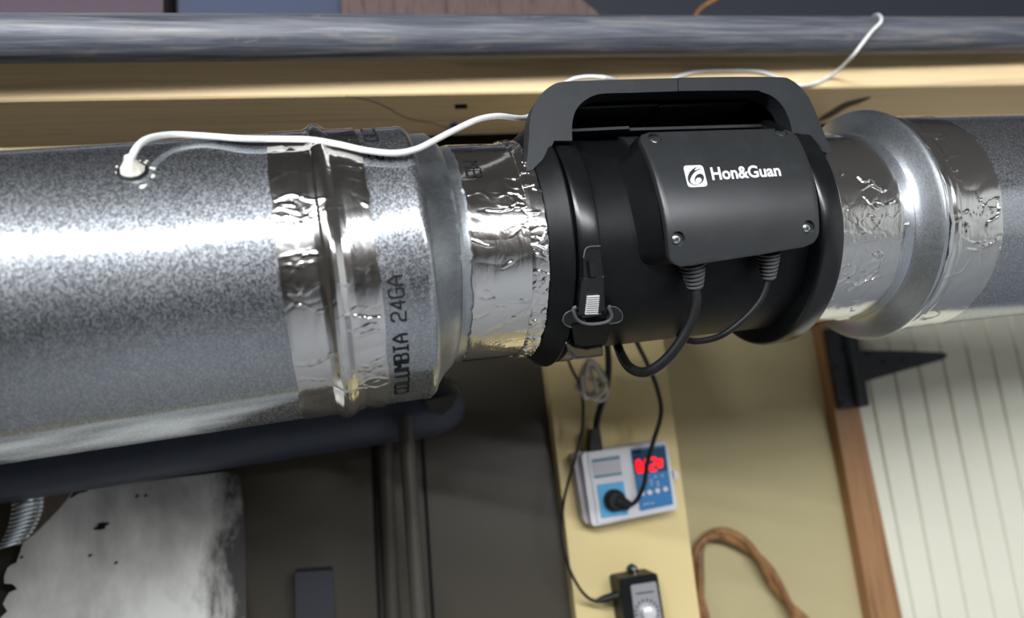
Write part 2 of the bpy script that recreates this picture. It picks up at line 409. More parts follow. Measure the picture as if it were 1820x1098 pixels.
V, Fc = wprism(rounded([(524, 1017), (592, 1013), (600, 1300), (530, 1300)], 5), YC-.03, YC-.001); tag(obj('dark_box', V, Fc, mat('dark_box_paint', srgb(30, 34, 42), .6)), 'small dark box on the cabinet front at the bottom edge, left of the ribs', 'box')

# ---- grey smudged sheet with a torn left edge
YS = .935
pts = [(160, 868), (250, 856), (345, 845), (400, 838), (426, 846), (432, 900), (436, 1000), (446, 1500), (460, 2600), (-500, 2600), (-160, 1500), (-20, 1120), (6, 1095), (12, 1062), (30, 1042), (12, 1030), (14, 1012), (28, 1000), (32, 985), (38, 975), (44, 962), (50, 945), (60, 938), (78, 930), (66, 922), (84, 915), (96, 900), (110, 886), (132, 880)]
q = []
for i in range(len(pts)):
    a = np.array(pts[i], float); b_ = np.array(pts[(i+1) % len(pts)], float); n = max(1, int(np.linalg.norm(b_-a)/9)) if i > 11 else 1
    for t in range(n): q.append(tuple(a+(b_-a)*t/n+(rng.normal(0, 3.0, 2) if i > 11 else 0)))
V, Fc = wprism(q, YS, YS+.004); SH = tag(obj('metal_sheet', V, Fc, MSHEET, origin=hitY(385, 930, YS)), 'grey smudged metal sheet with ragged left edge below the large duct', 'sheet')
for x, y, r in ((180, 935, 10), (160, 987, 3.5), (206, 1000, 3.5), (38, 990, 3.5), (244, 882, 3), (259, 881, 3)):
    ang = [(x+r*math.cos(t)*(1.3 if r > 5 else 1)+(r*.4*math.sin(3*t)), y-r*.55*math.sin(t)-r*.35*math.cos(t)) for t in np.linspace(0, 6.28, 11)[:-1]]
    V, Fc = wprism(ang, YS-.0012, YS+.0005); obj('chip', V, Fc, MINK, SH)
# coil / flexible duct end
path = []
for i in range(12*16+1):
    t = i/16; u = t/12; c = hitY(44-34*u+12*math.sin(u*2.8), 878+92*u, YS-.02)
    path.append(c+.012*np.array((math.cos(t*6.283), .8*math.sin(t*6.283), .25*math.cos(t*6.283)))*(1-.2*abs(u-.4)))
V, Fc = tube(path, .0021, 6); tag(obj('flexible_coil', V, Fc, MSCREW, None, True), 'small ribbed silver coil hose at the ragged edge of the grey sheet', 'coil')
V, Fc = wprism(rounded([(78, 872), (135, 866), (105, 905), (60, 950), (30, 972), (22, 955)], 10), YS-.012, YS-.008); tag(obj('crumpled_foil', V, Fc, MF), 'crumpled clear foil flap beside the silver coil hose', 'foil')

# ---- black pipe behind the large duct
YB = .90
def bp(x): return hitY(x, 832-.146*x, YB)
pa = [bp(x) for x in (-500, -200, 0, 200, 400, 600, 745)]
pth = catmull(pa, 3)
end = pth[-1]; dd = nrm(pth[-1]-pth[-2]); rr = .036
rad = [rr]*len(pth)
for a in np.linspace(.15, 1.5, 8): pth.append(end+dd*rr*1.5*math.sin(a)); rad.append(rr*math.cos(a)**.6+1e-4)
V, Fc = tube(pth, rad, 28); BP = tag(obj('black_pipe', V, Fc, MNAVY, None, True), 'thick blue black pipe with rounded end behind and below the large duct', 'pipe')
V, Fc = wprism(rounded([(755, 712), (812, 700), (806, 722), (785, 738), (765, 732)], 6), YB-.043, YB-.03); obj('bracket_tab', V, Fc, MCAB2, BP)

# ------------------------------------------------------------------ ceiling timber, steel pipe, dark joists
YF = .80
pA, pB = hitY(0, 180, YF), hitY(1820, 150, YF); dv = (pB-pA)/(pB[0]-pA[0])
def onb(X): return pA+dv*(X-pA[0])
A_, B_ = onb(-1.6), onb(2.2)
BH, BD = .062, .125
nseg = 60; V = []; Fc = []
for i in range(nseg+1):
    p = A_+(B_-A_)*i/nseg; c = .002
    for dy, dz in ((0, c), (c, 0), (BD-c, 0), (BD, c), (BD, BH), (0, BH)): V.append(p+np.array((0, dy, dz)))
for i in range(nseg): Fc += [(6*i+j, 6*i+(j+1) % 6, 6*i+6+(j+1) % 6, 6*i+6+j) for j in range(6)]
Fc += [tuple(range(6)), tuple(range(6*nseg+5, 6*nseg-1, -1))]
BM = tag(obj('timber_beam', V, Fc, MPINE), 'pale pine timber running above the ducts behind the steel pipe', 'beam')
Zb = lambda p: p[2]
def onunder(px, py, dz=0):
    Z = A_[2]
    for _ in range(4):
        q = hitZ(px, py, Z); Z = onb(q[0])[2]-dz
    return q
# crack, knot, staple on the underside
pc = catmull([onunder(x, y, .0002) for x, y in ((614, 171), (640, 175), (665, 181), (690, 192), (712, 205), (735, 213), (765, 218), (800, 229))], 6)
V, Fc = tube(pc, .0005, 5); obj('crack', V, Fc, MINK, BM)
kp = [(1452, 214), (1478, 196), (1505, 181), (1548, 172), (1530, 183), (1505, 192), (1480, 207), (1462, 214)]
V, Fc = prism([onunder(x, y, .0004) for x, y in smoothpoly(kp, 3)], (0, 0, .0006)); obj('bark_streak', V, Fc, mat('bark_brown', srgb(74, 48, 36), .8), BM)
V, Fc = prism([onunder(x, y, .0015) for x, y in rounded([(808, 188), (830, 187), (831, 193), (809, 194)], 1)], (0, 0, .0018)); obj('staple', V, Fc, MINK, BM)
V, Fc = prism([onunder(x, y, .004) for x, y in rounded([(800, 226), (812, 222), (816, 230), (803, 234)], 2)], (0, 0, .004)); tag(obj('blue_tab', V, Fc, MTAPEBL), 'tiny blue plastic tab behind the white wire under the timber', 'tab')
# steel pipe
YPp = .764
def ph(x, y): return hitY(x, y, YPp)
p0, p1 = hitY(0, 68, .748), hitY(1820, 62.5, .770); dvp = (p1-p0)/(p1[0]-p0[0])
pts = [p0+dvp*(X-p0[0]) for X in np.linspace(-1.6, 2.3, 40)]
dep = lambda p: (p-CAM)@wd((0, 0, 1))
RP = 43/F*dep(p0)*1.01
V, Fc = tube(pts, RP, 48); tag(obj('steel_pipe', V, Fc, MPIPE, None, True), 'long scuffed dark steel pipe along the top in front of the pine timber', 'pipe')
# dark things above the pipe
V, Fc = box3((-2, 1.06, 2.07), (3.5, 1.09, 2.8)); struct('trim_3', V, Fc, mat('black_blue_board', srgb(29, 32, 43), .7))
def joist(pts, Y, name, m, label):
    V, Fc = wprism(pts, Y, Y+.08); return tag(obj(name, V, Fc, m), label, 'joist', 'joist ends above the steel pipe')
joist([(-60, -80), (-60, 60), (290, 60), (290, -80)], .915, 'dark_joist', mat('plum_brown_timber', srgb(74, 62, 72), .8), 'dull plum brown joist end above the steel pipe at far left')
joist([(318, -80), (318, 60), (605, 60), (605, -80)], .93, 'dark_joist', mat('slate_blue_timber', srgb(58, 66, 88), .8), 'slate blue joist end above the steel pipe, right of the plum brown one')
joist([(606, -80), (606, 60), (1090, 60), (1062, 22), (1030, -4), (1000, -80)], .91, 'dark_joist', MROUGH, 'rough brown timber end with slanted right side above the steel pipe')
V, Fc = tube(catmull([hitY(x, y, .95) for x, y in ((1225, 60), (1238, 25), (1252, 10), (1275, -4), (1300, -30))], 5), .003, 8)
tag(obj('rusty_wire', V, Fc, MCOP, None, True), 'short bent rusty wire above the steel pipe', 'wire')

# ------------------------------------------------------------------ ducts
def ax_thing(name, label, cat, ax, S, R, group=None): return thing(name, label, cat, tuple(ax.pt(S, -math.pi/2, R)), group)
# left large duct
D1 = ax_thing('galvanized_duct', 'large galvanized steel duct coming in from the left with a white wire puttied into it', 'duct', AL, -.5, RL, 'galvanized ducts')
lathe_obj('pipe', AL, [(-1.6, RL)]+[(s, RL) for s in np.linspace(-1.2, -.165, 12)]+[(-.1635, RL+.0006), (-.1625, RL-.0012), (-.1625, RL-.003), (-1.6, RL-.003)], MG, D1, 220)
# left reducer: large collar with bead, shoulder, cone, small collar
RD1 = ax_thing('duct_reducer', 'galvanized reducer with black stencilled letters left of the fan', 'reducer', AL, -.11, RL, 'duct reducers either side of the fan')
Rc = RL-.0012
prof = [(-.200, Rc-.002), (-.168, Rc-.0008)]
for t in np.linspace(0, math.pi, 9): prof.append((-.158-.0055*math.cos(t), Rc+.0036*math.sin(t)))
prof += [(-.151, Rc), (-.128, Rc), (-.1, Rc), (-.0985, Rc+.0006), (-.0955, Rc+.0003), (-.094, Rc-.0008)]
lathe_obj('large_collar', AL, prof, MG, RD1, 220)
# join between the two axes: ring of left frame to ring of right frame
nj = 220; VV = []; UVv = []; prof2 = []
p_l = [(-.094, Rc-.0008), (-.0915, Rc-.003), (-.0905, Rc-.006)]
p_r = [(-.083, R6+.0105), (-.0795, R6+.0075), (-.0775, R6+.0058), (-.0765, R6+.0045), (-.075, R6+.0032), (-.0745, R6+.0012), (-.073, R6+.0006)]
k_ = 0
for ax, pr_ in ((AL, p_l), (AR, p_r)):
    for S, R in pr_:
        for j in range(nj):
            th = 2*math.pi*j/nj; VV.append(ax.pt(S, th, R)); UVv.append((th*.1, S+R))
        k_ += 1
FF = [(i*nj+j, i*nj+(j+1) % nj, (i+1)*nj+(j+1) % nj, (i+1)*nj+j) for i in range(k_-1) for j in range(nj)]
obj('cone', VV, FF, MG2, RD1, True, UVv)
lathe_obj('small_collar', AR, [(-.0745, R6+.0002), (-.073, R6+.0006), (-.0715, R6-.0002), (-.06, R6-.0003), (-.004, R6-.0006), (-.004, R6-.004)], MG2, RD1, 200)

# right reducer and duct
RD2 = ax_thing('duct_reducer', 'galvanized reducer with wide raised rim and a rivet right of the fan', 'reducer', AR, .31, .109, 'duct reducers either side of the fan')
RDm = .1085
lathe_obj('small_collar', AR, [(.238, R6-.001), (.262, R6-.0006), (.300, R6-.0004), (.3155, R6), (.3175, R6+.0008), (.319, R6+.0002), (.3195, R6-.003)], MG2, RD2, 200)
lathe_obj('cone', AR, [(.3165, R6-.002), (.3195, R6-.0002), (.3225, R6+.0050), (.3255, R6+.0115), (.3275, R6+.0175), (.3285, RDm-.0012), (.3292, RDm), (.3305, RDm+.0004), (.3318, RDm-.0006), (.3322, RDm-.0022), (.3335, RDm-.0026), (.3355, RDm-.0022), (.337, RDm-.0045), (.340, RR+.0012), (.352, RR+.0008)], MG2, RD2, 220)
s_, t_, _ = AR.hit(1611, 400, R6)
V = []; Fc = []
V, Fc = tube([AR.pt(s_, t_, R6-.001), AR.pt(s_, t_, R6+.0012), AR.pt(s_, t_, R6+.0022)], [.0026, .0024, .001], 14); obj('rivet', V, Fc, MSCREW, RD2, True)
D2 = ax_thing('galvanized_duct', 'galvanized steel duct leaving the frame at the right of the reducer rim', 'duct', AR, .6, RR, 'galvanized ducts')
lathe_obj('pipe', AR, [(.3525, RR-.003), (.3525, RR)]+[(s, RR) for s in np.linspace(.36, 1.5, 14)], MG, D2, 220)

# lettering on the reducer: stroke letters bent round the collar
G = {'C': [[(1, .12), (.8, 0), (.2, 0), (0, .15), (0, .85), (.2, 1), (.8, 1), (1, .88)]], 'O': [[(0, .15), (0, .85), (.2, 1), (.8, 1), (1, .85), (1, .15), (.8, 0), (.2, 0), (0, .15)]],
     'L': [[(0, 1), (0, 0), (1, 0)]], 'U': [[(0, 1), (0, .15), (.2, 0), (.8, 0), (1, .15), (1, 1)]], 'M': [[(0, 0), (0, 1), (.5, .55), (1, 1), (1, 0)]],
     'B': [[(0, 0), (0, 1), (.75, 1), (.95, .88), (.95, .64), (.75, .52), (0, .52)], [(.75, .52), (1, .4), (1, .13), (.8, 0), (0, 0)]], 'I': [[(.5, 0), (.5, 1)], [(.15, 0), (.85, 0)], [(.15, 1), (.85, 1)]],
     'A': [[(0, 0), (0, .5), (.5, 1), (1, .5), (1, 0)], [(0, .4), (1, .4)]], '2': [[(0, .82), (.2, 1), (.8, 1), (1, .85), (1, .62), (.8, .48), (.2, .4), (0, .25), (0, 0), (1, 0)]],
     '4': [[(.75, 0), (.75, 1), (0, .3), (1, .3)]], 'G': [[(1, .85), (.8, 1), (.2, 1), (0, .85), (0, .15), (.2, 0), (.8, 0), (1, .15), (1, .48), (.55, .48)]], ' ': []}
def stencil(ax, R, txt, s_base, s_top, th0, th1, wd_=.0013, fill=.72):
    """text reading upwards round the pipe: x of a letter -> theta, y of a letter -> s"""
    b = MBd(); n = len(txt); cw = (th1-th0)/(n-1+fill)
    for i, ch in enumerate(txt):
        for stroke in G[ch]:
            P = [((th0+cw*(i+x*fill))*R, s_base+(s_top-s_base)*y) for x, y in stroke]
            P = [np.array(p) for p in P]
            for a, c in zip(P[:-1], P[1:]):
                L = np.linalg.norm(c-a); d = (c-a)/L; nn = np.array((-d[1], d[0]))*wd_/2; a2 = a-d*wd_*.35; c2 = c+d*wd_*.35; k = max(1, int(L/.002)); q = []
                for t in np.linspace(0, 1, k+1):
                    m_ = a2+(c2-a2)*t; q += [m_+nn, m_-nn]
                V = [ax.pt(p[1], p[0]/R, R) for p in q]
                b.add(V, [(2*j, 2*j+1, 2*j+3, 2*j+2) for j in range(k)])
    return b
sA, tA, _ = AL.hit(700, 697, Rc); sB, tB, _ = AL.hit(707, 490, Rc)
s1, _, _ = AL.hit(695, 560, Rc); s2, _, _ = AL.hit(721, 560, Rc)
print('text s', s1, s2, tA, tB)
stencil(AL, Rc+.0006, 'COLUMBIA 24GA', s2, s1, tA-.03, tB).obj('stencil_letters', MINK, RD1)
sa = [AL.hit(x, 246, Rc)[0] for x in (648, 671)]; ta = [AL.hit(660, y, Rc)[1] for y in (251, 241)]
stencil(AL, Rc+.0006, 'OUC', sa[1], sa[0], ta[0], ta[0]+3.1*(ta[1]-ta[0]), fill=.8).obj('stencil_letters', MINK, RD1)
sb_ = [AL.hit(x, 280, Rc)[0] for x in (656, 681)]; tb_ = [AL.hit(668, y, Rc)[1] for y in (284, 272)]
stencil(AL, Rc+.0006, '2', sb_[1], sb_[0], tb_[0], tb_[1], fill=1).obj('stencil_letters', MINK, RD1)
s5, t5, _ = AR.hit(836, 316, R6); s6, t6, _ = AR.hit(836, 287, R6)
stencil(AR, R6+.0017, 'MB', s5-.002, s5+.009, t6, t5, .0011).obj('stencil_letters', MINK, RD1)
# round the other way on the far side the same stamp goes on

# ------------------------------------------------------------------ foil tapes
def creases(ns_, nt, S, TH, R, n, seed, amp=.0011, along=.5, regions=None):
    g = np.random.default_rng(seed); h = np.zeros_like(S); U = TH*R
    for _ in range(n):
        if regions is None or g.random() < .25: u0 = g.uniform(U.min(), U.max()); s0 = g.uniform(S.min(), S.max())
        else:
            q = regions[g.integers(len(regions))]; u0 = g.normal(q[1]*R, q[3]*R); s0 = g.normal(q[0], q[2])
        L = g.uniform(.006, .028); an = g.normal(0, along); wdt = g.uniform(.0004, .0013); a = g.uniform(.25, 1)*amp*g.choice((1, -1, .6))
        cs, sn = math.cos(an), math.sin(an); ds = S-s0; du = U-u0
        x = ds*cs+du*sn; y = -ds*sn+du*cs + .12*L*np.sin(x/L*g.uniform(2, 7)+g.uniform(0, 6))
        h += a*np.exp(-(y/wdt)**2)*np.exp(-(x/L*1.7)**4)*(1+.3*np.sin(x*900))
    for _ in range(26):
        k = g.uniform(30, 260); an = g.normal(math.pi/2, .5); h += .00005*np.sin(k*(S*math.cos(an)+U*math.sin(an))+g.uniform(0, 6.3))*(120/k)**.5
    return h
def tape(name, label, ax, prof, seed, n, t0=-2.2, t1=2.6, ns_=70, nt=520, amp=.0011, along=.5, regions=None, edge=.0006, axblend=None):
    """prof: [(s,R)...] base surface; crumpled sheet over it"""
    ps = np.array(prof); ss = np.linspace(ps[0, 0], ps[-1, 0], ns_); rr_ = np.interp(ss, ps[:, 0], ps[:, 1])
    th = np.linspace(t0, t1, nt); S, TH = np.meshgrid(ss, th, indexing='ij'); Rb = np.repeat(rr_[:, None], nt, 1)
    h = np.abs(creases(ns_, nt, S, TH, float(rr_.mean()), n, seed, amp, along, regions))
    g = np.random.default_rng(seed+9)
    wob = lambda m_: np.interp(np.arange(nt), np.linspace(0, nt, m_), g.normal(0, edge, m_))
    a, b = wob(60), wob(60)
    f = (S-ss[0])/(ss[-1]-ss[0]); S2 = S+(1-f)**6*a[None, :]+f**6*b[None, :]
    ed = np.clip(np.minimum(f, 1-f)/.05, 0, 1)*np.clip(np.minimum(TH-t0, t1-TH)/.03, 0, 1); h = h*ed
    Rb = Rb-.0011*((f < 1e-6)|(f > 1-1e-6)|(TH < t0+1e-6)|(TH > t1-1e-6))
    S2[0] = S2[1]; S2[-1] = S2[-2]; TH[:, 0] = TH[:, 1]; TH[:, -1] = TH[:, -2]
    P = ax.pts(S2, TH, Rb+h)
    V = P.reshape(-1, 3); UV = np.stack([TH*.1, S2], -1).reshape(-1, 2)
    idx = np.arange(ns_*nt).reshape(ns_, nt)
    Fc = np.stack([idx[:-1, :-1], idx[:-1, 1:], idx[1:, 1:], idx[1:, :-1]], -1).reshape(-1, 4).tolist()
    # back side so the tape has thickness at its ends
    o = obj(name, V, Fc, MF, None, 'all', UV, origin=ax.pt(ps[0, 0], -math.pi/2, rr_.mean()))
    o.data.set_sharp_from_angle(angle=math.radians(60)); return tag(o, label, 'tape', 'foil tape round the duct joints')
bd = [(s, R+.0006) for s, R in [(-.1915, RL), (-.167, RL+.0001), (-.1635, RL+.0016), (-.1615, RL+.0034), (-.158, RL+.0040), (-.1545, RL+.0030), (-.151, RL+.0004), (-.146, RL-.0005), (-.1285, RL-.0006)]]
tR = lambda x, y, R, ax=AL: ax.hit(x, y, R)[1]
tape('foil_tape', 'wide shiny foil tape wrinkled over the joint of the large left duct', AL, bd, 3, 80, regions=[(-.15, tR(600, 300, RL), .02, .12), (-.18, tR(530, 500, RL), .006, .12), (-.14, tR(640, 640, RL), .008, .22), (-.16, tR(560, 250, RL), .02, .12), (-.18, tR(530, 350, RL), .006, .15)], amp=.0010, along=.25, ns_=80)
# left fan joint: under layer, over layer, rolled edge
TL = tape('foil_tape', 'flat foil tape layer on the small collar left of the fan, lower layer', AR, [(-.0665, R6+.0006), (-.012, R6+.0006)], 5, 8, amp=.0005)
tape('foil_tape', 'crumpled overlapping foil tape on the small collar left of the fan', AR, [(-.0675, R6+.0012), (-.012, R6+.0012)], 6, 44, t0=-2.4, t1=tR(850, 318, R6, AR), amp=.0008, along=.35, regions=[(-.04, tR(900, 380, R6, AR), .02, .2), (-.03, tR(930, 350, R6, AR), .012, .1), (-.045, tR(880, 540, R6, AR), .015, .1), (-.025, tR(940, 600, R6, AR), .01, .12)])
tape('foil_tape', 'narrow crinkled foil tape edge pressed against the left rim of the fan', AR, [(-.0225, R6+.0016), (-.0195, R6+.0021), (-.0095, R6+.0023), (-.0085, R6+.0012)], 7, 120, ns_=30, amp=.0012, along=.7, edge=.0005, t1=2.2)
# right joints
tape('foil_tape', 'wrinkled foil tape on the small collar right of the fan', AR, [(.236, R6+.0006), (.3085, R6+.0006)], 8, 44, regions=[(.272, tR(1550, 360, R6, AR), .012, .25), (.285, tR(1560, 420, R6, AR), .012, .12), (.265, tR(1530, 500, R6, AR), .012, .15)], amp=.0014, along=.4)
tape('foil_tape', 'wrinkled foil tape behind the raised rim on the right duct', AR, [(.338, RR+.0036), (.3405, RR+.0024), (.3435, RR+.0016), (.3465, RR+.0024), (.350, RR+.0024), (.3535, RR+.0009), (.398, RR+.0006)], 11, 44, regions=[(.352, tR(1700, 370, RR, AR), .006, .4), (.385, tR(1760, 430, RR, AR), .01, .12), (.36, tR(1720, 240, RR, AR), .01, .12), (.38, tR(1750, 370, RR, AR), .012, .08)], amp=.0013, along=.5)

# ------------------------------------------------------------------ inline fan
FAN = ax_thing('inline_fan', 'black plastic inline duct fan with handle bracket and screwed control box between the two reducers', 'fan', AR, .11, .1)
RB = .0885
lathe_obj('housing', AR, [(.012, RB+.002), (.03, RB+.001), (.06, RB), (.12, RB-.0006), (.19, RB-.001), (.214, RB-.001), (.221, RB-.003), (.236, RB-.004)], MB, FAN, 200)
lathe_obj('left_flange', AR, [(-.0085, R6-.004), (-.0085, R6+.0025), (-.0075, R6+.0034), (-.002, R6+.0062), (.004, .0995), (.0062, .1003), (.0075, .0998), (.0082, .0975), (.0085, RB+.0015), (.014, RB+.001)], MB, FAN, 200)
lathe_obj('right_flange', AR, [(.2135, RB-.003), (.2145, .0995), (.2152, .1015), (.2165, .1026), (.2185, .1031), (.2345, .1022), (.2362, .1012), (.237, .099), (.2375, R6), (.2375, R6-.003)], MBG, FAN, 220)
# clamp band
a0 = tR(1050, 625, .097, AR)
BN = lathe_obj('clamp_band', AR, [(.0110, RB), (.0112, .0962), (.0122, .0972), (.0145, .0976), (.0250, .0976), (.0275, .0972), (.0285, .0960), (.0288, RB)], MBG, FAN, 200)
# ---- clamp latch
LT = bpy.data.objects.new('latch', None); col.objects.link(LT); LT.parent = FAN; LT.location = Vector(AR.pt(.022, -.3, .1))-FAN.location
def ladd(name, pts, Rt, Rb, m=MBG, r=2.5, dens=2, grow=1.0):
    st = [AR.hit(x, y, Rt)[:2] for x, y in rounded(pts, r, 3)]
    V, Fc = sprism(AR, st, Rt, Rb, dens, grow); return obj(name, V, Fc, m, LT, True)
ladd('tongue_plate', [(1036, 458), (1043, 440), (1067, 437), (1073, 492), (1037, 496)], .1000, .0975)
ladd('tongue', [(1047, 464), (1060, 463), (1064, 491), (1050, 493)], .1035, .0995)
ladd('buckle_housing', [(1034, 497), (1073, 492), (1075, 552), (1028, 560), (1029, 540)], .1045, .0975, r=4)
for i in range(9):
    y = 527+i*3.8; x0, x1 = 1044-i*.45, 1066-i*.35
    ladd('rib', [(x0, y), (x1, y-1.2), (x1, y+.9), (x0, y+2.1)], .1062, .1042, MPRINT, .6, 1) if False else None
rb = MBd()
for i in range(9):
    y = 527+i*3.8; x0, x1 = 1044-i*.45, 1066-i*.35
    st = [AR.hit(x, yy, .106)[:2] for x, yy in ((x0, y), (x1, y-1.2), (x1, y+.5), (x0, y+1.7))]; rb.add(*sprism(AR, st, .106, .1043, 1))
rb.obj('grey_ribs', mat('light_grey_plastic', (.55, .55, .54), .4), LT)['label'] = 'light grey ribbed insert'
ladd('ear', [(1000, 570), (1006, 556), (1025, 548), (1042, 553), (1040, 582), (1018, 582), (1004, 577)], .1005, .098, MBG, 6)
ladd('ear', [(1072, 550), (1092, 545), (1104, 554), (1106, 566), (1098, 573), (1080, 575)], .1005, .098, MBG, 6)
for ep in ([(1000, 570), (1003, 560), (1010, 554), (1025, 548)], [(1000, 570), (1006, 578), (1018, 582), (1040, 582)], [(1078, 548), (1092, 545), (1104, 554), (1106, 566), (1098, 573), (1082, 575)], [(1037, 458), (1043, 440), (1067, 437)], [(1035, 498), (1053, 496), (1073, 492)]):
    V, Fc = tube(catmull([AR.pt(*AR.hit(x, y, .1008 if y > 500 else .1012)) for x, y in ep], 4), .0005, 6); obj('edge_highlight', V, Fc, MGR, LT, True)  # pale outline tubes, edge highlights of the latch put in as colour
loop = [AR.hit(x, y, .104) for x, y in smoothpoly([(1024, 545), (1021, 558), (1030, 571), (1050, 576), (1078, 572), (1087, 562), (1083, 549), (1078, 543)], 4)][:-4]
V, Fc = tube([AR.pt(a, b, R) for a, b, R in loop], .0013, 8); obj('loop_rim', V, Fc, MGR, LT, True)
ladd('cross_bar', [(1034, 560), (1068, 554), (1069, 559), (1035, 565)], .1025, .0985, MGR, 1)
ladd('lower_block', [(1016, 578), (1085, 574), (1078, 612), (1022, 618)], .1018, .096, MB, 6)
ladd('lower_lip', [(1005, 607), (1020, 618), (1045, 622), (1072, 617), (1073, 631), (1045, 636), (1022, 638), (1012, 628)], .1035, .099, MBG, 4)
V, Fc = tube([AR.pt(*AR.hit(x, y, .1037)) for x, y in ((1006, 609), (1012, 626), (1023, 637), (1048, 635), (1072, 631))], .0007, 6); obj('lip_highlight', V, Fc, MGR, LT, True)  # pale tube painting a highlight along the lip

# ---- control box on the housing
RLid = .117
def lid_bound(t):
    """t 0..1 top to bottom -> (s_left, s_right) on the lid, and theta"""
    pass
cor = {k: AR.hit(*v, RLid) for k, v in dict(TL=(1133, 236), TR=(1407, 228), BR=(1454, 436), BL=(1192, 474)).items()}
NR, NCc = 44, 40
rows = []
for i in range(NR+1):
    t = i/NR
    tL = cor['TL'][1]+(cor['BL'][1]-cor['TL'][1])*t; tRr = cor['TR'][1]+(cor['BR'][1]-cor['TR'][1])*t
    sL = cor['TL'][0]+(cor['BL'][0]-cor['TL'][0])*t; sR = cor['TR'][0]+(cor['BR'][0]-cor['TR'][0])*t
    Hh = abs(cor['BL'][1]-cor['TL'][1])*RLid; y = t*Hh; rc = .010
    def inset(r): 
        e = min(y, Hh-y); return r-math.sqrt(max(0, r*r-(r-e)**2)) if e < r else 0
    sL += inset(.010); sR -= inset(.013)
    rows.append((sL, sR, tL, tRr))
lid = []; 
for sL, sR, tL, tRr in rows:
    lid.append([(sL+(sR-sL)*j/NCc, tL+(tRr-tL)*j/NCc) for j in range(NCc+1)])
loopi = [(0, j) for j in range(NCc+1)]+[(i, NCc) for i in range(1, NR+1)]+[(NR, j) for j in range(NCc-1, -1, -1)]+[(i, 0) for i in range(NR-1, 0, -1)]
cen = np.mean([lid[i][j] for i, j in loopi], 0)
def ring(grow, R, ds=0, dth=0):
    out = []
    for i, j in loopi:
        p = np.array(lid[i][j]); v = p-cen; v2 = np.array((v[0], v[1]*RLid)); v2 = v2*(1+grow/np.linalg.norm(v2)) if grow else v2
        out.append((cen[0]+v2[0]+ds, cen[1]+v2[1]/RLid+dth, R))
    return out
V = [AR.pt(a, b, RLid) for row in lid for a, b in row]
idx = lambda i, j: i*(NCc+1)+j
Fc = [(idx(i, j), idx(i, j+1), idx(i+1, j+1), idx(i+1, j)) for i in range(NR) for j in range(NCc)]
prev = [idx(i, j) for i, j in loopi]; L = len(loopi)
for g_, R in ((.0006, RLid-.0002), (.0011, RLid-.0008), (.0013, RLid-.002), (.0013, RLid-.0052)):
    base = len(V); V += [AR.pt(*p) for p in ring(g_, R)]; cur = list(range(base, base+L))
    Fc += [(prev[q], prev[(q+1) % L], cur[(q+1) % L], cur[q]) for q in range(L)]; prev = cur
Fc.append(tuple(reversed(prev)))
LID = obj('box_lid', V, Fc, MBL, FAN, True)
HB = MBd()
for x, y in ((1163, 247), (1387, 236), (1436, 406), (1204, 426)):
    s_, t_, _ = AR.hit(x+1.5, y-2, RLid); n_ = nrm(AR.pt(s_, t_, 1)-AR.pt(s_, t_, 0)); HB.add(*tube([AR.pt(s_, t_, RLid-.0026), AR.pt(s_, t_, RLid+.004)], .0054, 32))
hb = HB.obj('hole_cutter', MBL, FAN)
md = LID.modifiers.new('holes', 'BOOLEAN'); md.operation = 'DIFFERENCE'; md.object = hb; md.solver = 'EXACT'
dg_ = bpy.context.evaluated_depsgraph_get(); nm = bpy.data.meshes.new_from_object(LID.evaluated_get(dg_)); LID.modifiers.clear(); LID.data = nm
nm.polygons.foreach_set('use_smooth', [True]*len(nm.polygons)); nm.set_sharp_from_angle(angle=math.radians(30)); bpy.data.objects.remove(hb)
V = []; Fc = []; prev = None
for g_, R in ((-.0015, RLid-.004), (-.0012, RLid-.0055), (.0025, .100), (.0075, RB-.001)):
    base = len(V); V += [AR.pt(*p) for p in ring(g_, R, ds=-(RLid-R)*.18)]; cur = list(range(base, base+L))
    if prev: Fc += [(prev[q], prev[(q+1) % L], cur[(q+1) % L], cur[q]) for q in range(L)]
    prev = cur
BX = obj('control_box', V, Fc, MB, FAN, True)
# screws set in sockets in the lid
for x, y in ((1163, 247), (1387, 236), (1436, 406), (1204, 426)):
    s_, t_, _ = AR.hit(x, y, RLid); c0 = AR.pt(s_, t_, RLid); n_ = nrm(c0-AR.pt(s_, t_, 0)); u = AR.d; v = np.cross(n_, u)
    A = np.linspace(0, 2*np.pi, 25)[:-1]
    s_, t_, _ = AR.hit(x+.5, y-1, RLid); c0 = AR.pt(s_, t_, RLid); n_ = nrm(c0-AR.pt(s_, t_, 0)); v = np.cross(n_, u)
    c1 = c0-n_*.0024
    V = []; Fc = []
    pf = [(.0037, 0), (.0037, .0006), (.0031, .0012), (.0016, .0016)]
    for r, h in pf: V += [c1+n_*h+r*(math.cos(a)*u+math.sin(a)*v) for a in A]
    Fc = [(i*24+j, i*24+(j+1) % 24, i*24+24+(j+1) % 24, i*24+24+j) for i in range(3) for j in range(24)]+[tuple(range(72, 96))]
    SC = obj('screw', V, Fc, MSCREW, FAN, True); SC['label'] = 'silver cross head screw'
    cb = MBd()
    for r0 in (0.5, 0.5+math.pi/2):
        uu = math.cos(r0)*u+math.sin(r0)*v; vv = np.cross(n_, uu); cc = c1+n_*.0016
        cb.add([cc+a*.0019*uu+b*.00034*vv+h*n_ for a, b, h in ((-1, -1, 0), (1, -1, 0), (1, 1, 0), (-1, 1, 0), (-1, -1, .0002), (1, -1, .0002), (1, 1, .0002), (-1, 1, .0002))], [(0, 1, 2, 3), (7, 6, 5, 4), (0, 1, 5, 4), (1, 2, 6, 5), (2, 3, 7, 6), (3, 0, 4, 7)])
    obj('cross_slot', cb.v, cb.f, MDARK, SC)

